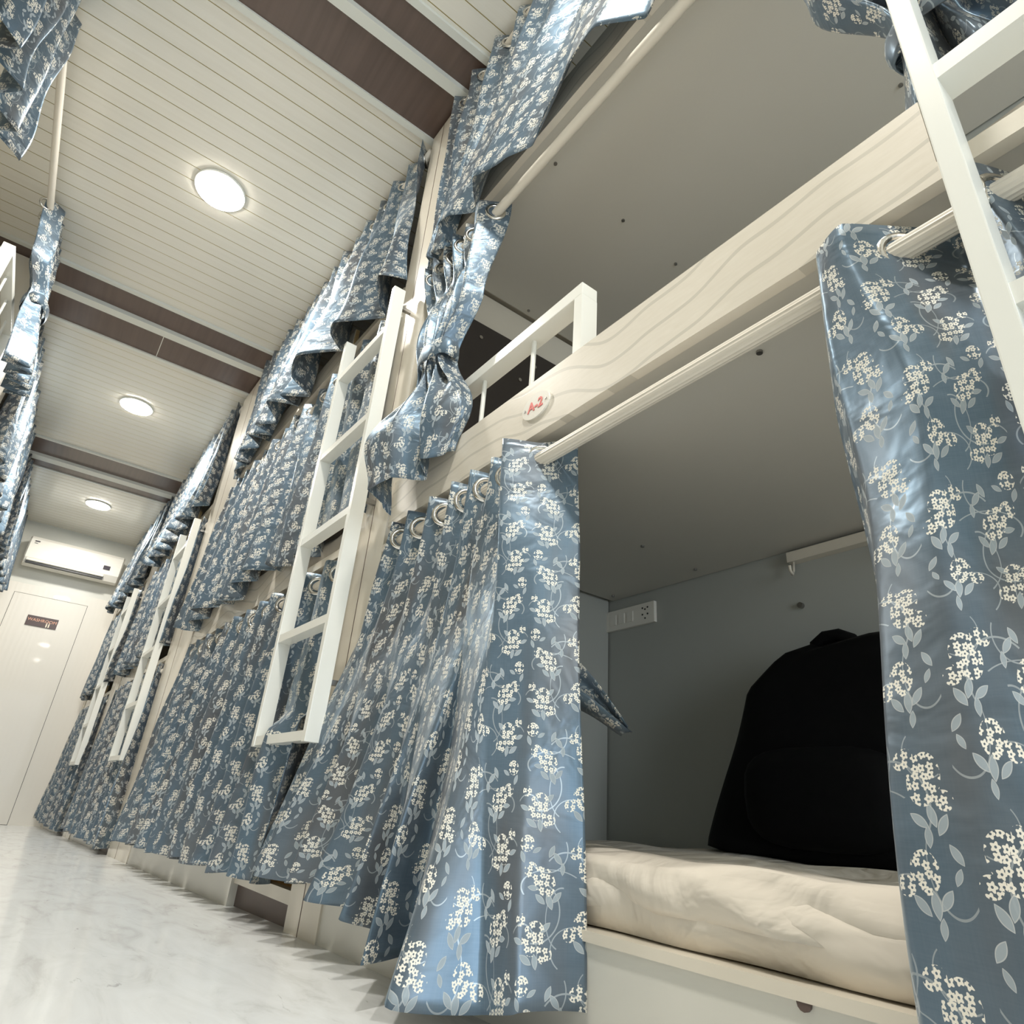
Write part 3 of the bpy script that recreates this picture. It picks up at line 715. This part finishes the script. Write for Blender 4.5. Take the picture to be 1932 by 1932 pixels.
# left side curtains
ys = [1.30, 1.36, 1.44, 1.50, 1.58, 1.64, 1.72, 1.78, 1.86, 1.92, 1.99]
T = [(y_, .585 + (.028 if i % 2 else -.028)) for i, y_ in enumerate(ys)]
Bm = [(y_ + .02, .555 + (.035 if i % 2 else -.035)) for i, y_ in enumerate(ys)]
curtain(-1, 'dark blue floral curtain at the upper left corner of the picture', 'topmost floral curtains on the left', T, Bm, 2.625, 1.98, R3, seed=66, nv=36, wrinkle=.006)
T = [(2.90 + .46*i/10, .575 + .036*math.cos(i*PI)) for i in range(11)]
Mt = [(3.02 + .20*i/10, .512 + .030*math.cos(i*PI)) for i in range(11)]
Mu = [(2.92 + .42*i/10, .545 + .036*math.cos(i*PI)) for i in range(11)]
Bt = [(2.95 + .36*i/10, .462 + .048*math.cos(i*PI)) for i in range(11)]
cl = curtain(-1, 'floral curtain tied in the middle at the left edge, under the ceiling', 'topmost floral curtains on the left', T, Bt, 2.625, 1.84, R3, mid=[(.34, Mu), (.52, Mt)], seed=67, nv=40, wrinkle=.005)
strap(cl, -1, 3.12, .512, 2.19, .105, .048)
curtain(-1, 'long floral curtain on the left between the tied one and the farthest one', 'topmost floral curtains on the left', auto(3.96, 5.50, 23, .60, .028, random.Random(121)), auto(3.90, 5.50, 23, .540, .04, random.Random(122), .3, .6), 2.625, lambda k: 1.80+.02*math.sin(k*33), R3, seed=68, sub=7, nv=36, rings=False, wrinkle=.005)
curtain(-1, 'farthest floral curtain on the left, beside the air conditioner', 'topmost floral curtains on the left', auto(5.91, 7.50, 23, .60, .028, random.Random(123)), auto(5.9, 7.50, 23, .540, .04, random.Random(124), .3, .6), 2.625, lambda k: 1.85+.02*math.sin(k*33), R3, seed=69, sub=6, nv=30, rings=False, wrinkle=.005)

# ------------------------------------------------------------------ guard rails
def rail(s, y0, y1, z0, zt, label, posts, spind, x=.622):
    t_ = thing('guard_rail', label, 'guard rail', (s*(x+.018), (y0+y1)/2, z0), 'white guard rails')
    bm = bmesh.new(); sbox(bm, s, x, x+.040, y0, y1, zt-.030, zt, bev=.002); obj('top_rail', bm, m_white, t_)
    for yy in posts:
        bm = bmesh.new(); sbox(bm, s, x, x+.040, yy, yy+.022, z0, zt-.030); obj('post', bm, m_white, t_)
    for yy in spind:
        bm = bmesh.new(); tube(bm, [(s*(x+.02), yy, z0), (s*(x+.02), yy, z0+(zt-z0)*.5), (s*(x+.02), yy, zt-.029)], .0055, 10); obj('spindle', bm, m_white, t_)
rail(1, .712, 1.40, .962, 1.258, 'white guard rail standing above the A-2 board', (.712, 1.375), (.885, 1.072, 1.25))
rail(-1, 2.72, 3.42, 1.886, 2.185, 'white guard rail at the left edge beside the tied curtain', (2.72, 3.37), (2.9, 3.08, 3.25), x=.584)

# ------------------------------------------------------------------ bedding
def soft_block(x0, x1, y0, y1, z0, z1, seed, nx=26, ny=60, sag=.012, fr=.022, wr=.006):
    rnd = random.Random(seed); bm = bmesh.new()
    ph = [rnd.uniform(0, 6.28) for _ in range(8)]
    V = {}
    prof = [(0, z0), (-.004, z0 + (z1-z0)*.25), (-.008, z0+(z1-z0)*.6), (.0, z1-.018), (.016, z1-.004)]
    rows = []
    for j in range(ny+1):
        y_ = y0 + (y1-y0)*j/ny
        d = wr*math.sin(y_*9+ph[0]) + wr*.6*math.sin(y_*23+ph[1]) + wr*.5*math.sin(y_*41+ph[2])
        row = []
        for i, (dx, zz) in enumerate(prof):
            f = i/len(prof)
            row.append((x0 + dx - fr*f*.4 + d*f*1.2 + wr*.5*math.sin(y_*33 + i*1.2), y_, zz + d*f*.6 - (0 if i else 0)))
        for i in range(1, nx+1):
            xx = x0+.016 + (x1-x0-.016)*i/nx
            row.append((xx, y_, z1 + wr*.7*math.sin(xx*14+y_*6+ph[3]) + wr*.5*math.sin(xx*31-y_*17+ph[4]) + sag*math.sin(y_*2.1+ph[5])))
        row.append((x1, y_, z0)); rows.append(row)
    R_ = [[bm.verts.new(p) for p in r_] for r_ in rows]
    for j in range(ny):
        for i in range(len(R_[0])-1): bm.faces.new((R_[j][i], R_[j][i+1], R_[j+1][i+1], R_[j+1][i]))
        bm.faces.new((R_[j][-1], R_[j][0], R_[j+1][0], R_[j+1][-1]))
    bm.faces.new(R_[0][::-1]); bm.faces.new(R_[-1])
    return bm
mt = obj('mattress', soft_block(.622, 1.385, -.40, 1.385, .192, .262, 3, sag=.004), m_sheet, smooth=True)
tag(mt, 'mattress with a crumpled cream sheet in the open lowest berth', 'mattress', 'berth mattresses')
bm = bmesh.new(); uv_ = None
# sheet edge hanging over the front of the mattress, in soft creases
rows = []
for j in range(90):
    y_ = -.30 + 1.66*j/89
    r_ = []
    for i in range(12):
        f = i/11
        low = .205 + .018*math.sin(y_*3.1+1.0) - .006*math.sin(y_*8)
        if i < 4: p = (.70 - .024*i - .004*math.sin(y_*12+i), y_, .2665 + .0035*math.sin(y_*13+i) + .002*math.sin(y_*31))
        else:
            g = (i-3)/8
            p = (.622 - .013*math.sin(g*2.4) + .006*math.sin(y_*19+g*3)*g + .004*math.sin(y_*47+g*5), y_, .266 + (low-.266)*g**1.2)
        r_.append(bm.verts.new(p))
    rows.append(r_)
for j in range(89):
    for i in range(11): bm.faces.new((rows[j][i], rows[j][i+1], rows[j+1][i+1], rows[j+1][i]))
sh = obj('bed_sheet', bm, m_sheet, smooth=True, solid=.0015)
tag(sh, 'crumpled cream bed sheet draped over the front edge of the lowest mattress', 'bed sheet')
mt2 = obj('mattress', soft_block(.672, 1.385, -.05, 1.385, .962, 1.055, 5), m_sheet, smooth=True)
tag(mt2, 'mattress in the middle berth behind the A-2 board', 'mattress', 'berth mattresses')
mt3 = obj('mattress', soft_block(.622, 1.30, 1.62, 3.40, .962, 1.05, 6), m_mattress, smooth=True)
tag(mt3, 'beige mattress in the middle berth seen through the tall ladder', 'mattress', 'berth mattresses')
def pillow(cx, cy, cz, lx, ly, lz, seed, label, rot=0):
    rnd = random.Random(seed); bm = bmesh.new()
    bmesh.ops.create_uvsphere(bm, u_segments=32, v_segments=20, radius=1)
    for v_ in bm.verts:
        x_, y_, z_ = v_.co
        def sq(a, p): return math.copysign(abs(a)**p, a)
        r_ = max(abs(x_), abs(y_), 1e-4)
        X, Y = sq(x_, .6), sq(y_, .6)
        Z = z_*(1-.35*(X*X*Y*Y)) + .05*math.sin(X*5+seed)*math.cos(Y*4)
        v_.co = Vector((X*lx, Y*ly, Z*lz))
    bmesh.ops.rotate(bm, verts=bm.verts[:], cent=(0, 0, 0), matrix=__import__('mathutils').Matrix.Rotation(rot, 3, 'X'))
    bmesh.ops.translate(bm, verts=bm.verts[:], vec=(cx, cy, cz))
    o = obj('pillow', bm, m_sheet, smooth=True); tag(o, label, 'pillow', 'white berth pillows'); return o
pillow(.89, 1.235, 1.135, .19, .13, .07, 1, 'white pillow in the middle berth behind the guard rail')
pillow(.80, .58, 1.105, .12, .10, .045, 2, 'white bedding hump rising just above the A-2 board')

# backpack in the lowest berth
bp = thing('backpack', 'black backpack leaning on the back wall of the open lowest berth', 'backpack', (1.27, .72, .262))
bm = bmesh.new()
NL = 26; ring_prev = None
def outl(f):
    # half widths: left edge (far, +y) and right edge (near, -y) against height fraction
    import bisect
    hs_ = [0, .04, .28, .53, .79, .86, .93, .97, 1.0]
    L_ = [.89, .950, .915, .882, .848, .812, .775, .745, .70]
    R_ = [.46, .43, .42, .42, .44, .45, .47, .49, .52]
    i = min(len(hs_)-2, max(0, bisect.bisect_right(hs_, f)-1)); g = (f-hs_[i])/(hs_[i+1]-hs_[i])
    return L_[i]+(L_[i+1]-L_[i])*g, R_[i]+(R_[i+1]-R_[i])*g
for j in range(NL+1):
    f = j/NL; l_, r_ = outl(f); cy = (l_+r_)/2; hy = (l_-r_)/2
    d = .105*(1-.35*f)*(1 if 0 < j < NL else .6); z_ = .2625 + .40*f
    cx = 1.265 + .03*f
    ring = []
    for i in range(28):
        th = 2*PI*i/28; ct, st_ = math.cos(th), math.sin(th)
        ring.append(bm.verts.new((cx + d*math.copysign(abs(ct)**.55, ct) + .004*math.sin(9*f+i), cy + hy*math.copysign(abs(st_)**.55, st_), z_ + .006*math.sin(i*.9)*f)))
    if ring_prev:
        for i in range(28): bm.faces.new((ring_prev[i], ring_prev[(i+1) % 28], ring[(i+1) % 28], ring[i]))
    else: bm.faces.new(ring[::-1])
    ring_prev = ring
bm.faces.new(ring_prev)
obj('body', bm, m_bag, bp, warp=False, smooth=True)
bm = bmesh.new()
for j in range(1):
    bmesh.ops.create_uvsphere(bm, u_segments=20, v_segments=12, radius=1)
    for v_ in bm.verts:
        x_, y_, z_ = v_.co; v_.co = Vector((1.165 + .035*x_, .66 + .15*math.copysign(abs(y_)**.6, y_), .37 + .085*math.copysign(abs(z_)**.6, z_)))
obj('front_pocket', bm, m_bag, bp, warp=False, smooth=True)
bm = bmesh.new(); tube(bm, [(1.29, .70, .650), (1.285, .695, .670), (1.285, .675, .682), (1.285, .645, .682), (1.285, .622, .670), (1.29, .615, .650)], .014, 10); obj('carry_handle', bm, m_bag, bp, warp=False, smooth=True)
# socket plate on the back wall
sw = thing('socket_plate', 'long white socket plate on the back wall of the lowest berth', 'socket', (1.398, 1.325, .845))
obj('plate', B(1.388, 1.3995, 1.225, 1.43, .842, .905, bev=.002), m_acw, sw, warp=False)
for (yy, zz) in ((1.26, .885), (1.25, .870), (1.27, .870), (1.25, .890), (1.27, .890), (1.26, .858)):
    bm = bmesh.new(); cyl(bm, (1.3879, yy, zz), (-1, 0, 0), .0028, .0008, 8); obj('socket_hole', bm, m_black, sw, warp=False)
for yy in (1.32, 1.355, 1.39):
    obj('switch', B(1.3855, 1.3879, yy-.012, yy+.012, .858, .889), m_acw, sw, warp=False)
# rail with hooks under the deck, at the back wall
hr = thing('hook_rail', 'pale hook rail high on the back wall of the lowest berth', 'hook rail', (1.38, .5, .905))
obj('rail', B(1.375, 1.3995, .22, .79, .905, .930), m_cream, hr, warp=False)
for yy in (.778, .55, .33):
    bm = bmesh.new(); tube(bm, [(1.383, yy, .906), (1.378, yy, .88), (1.365, yy-.004, .868), (1.350, yy-.008, .872), (1.345, yy-.010, .884)], .0035, 8); obj('hook', bm, m_cream, hr, warp=False, smooth=True)
# lamp-chain dark latch on near base panel
bm = bmesh.new(); cyl(bm, (.5995,   .375, .1785), (-1, 0, 0), .0065, .003, 12); tag(obj('cupboard_catch', bm, m_brown), 'small brown catch on the base panel under the open berth', 'catch')
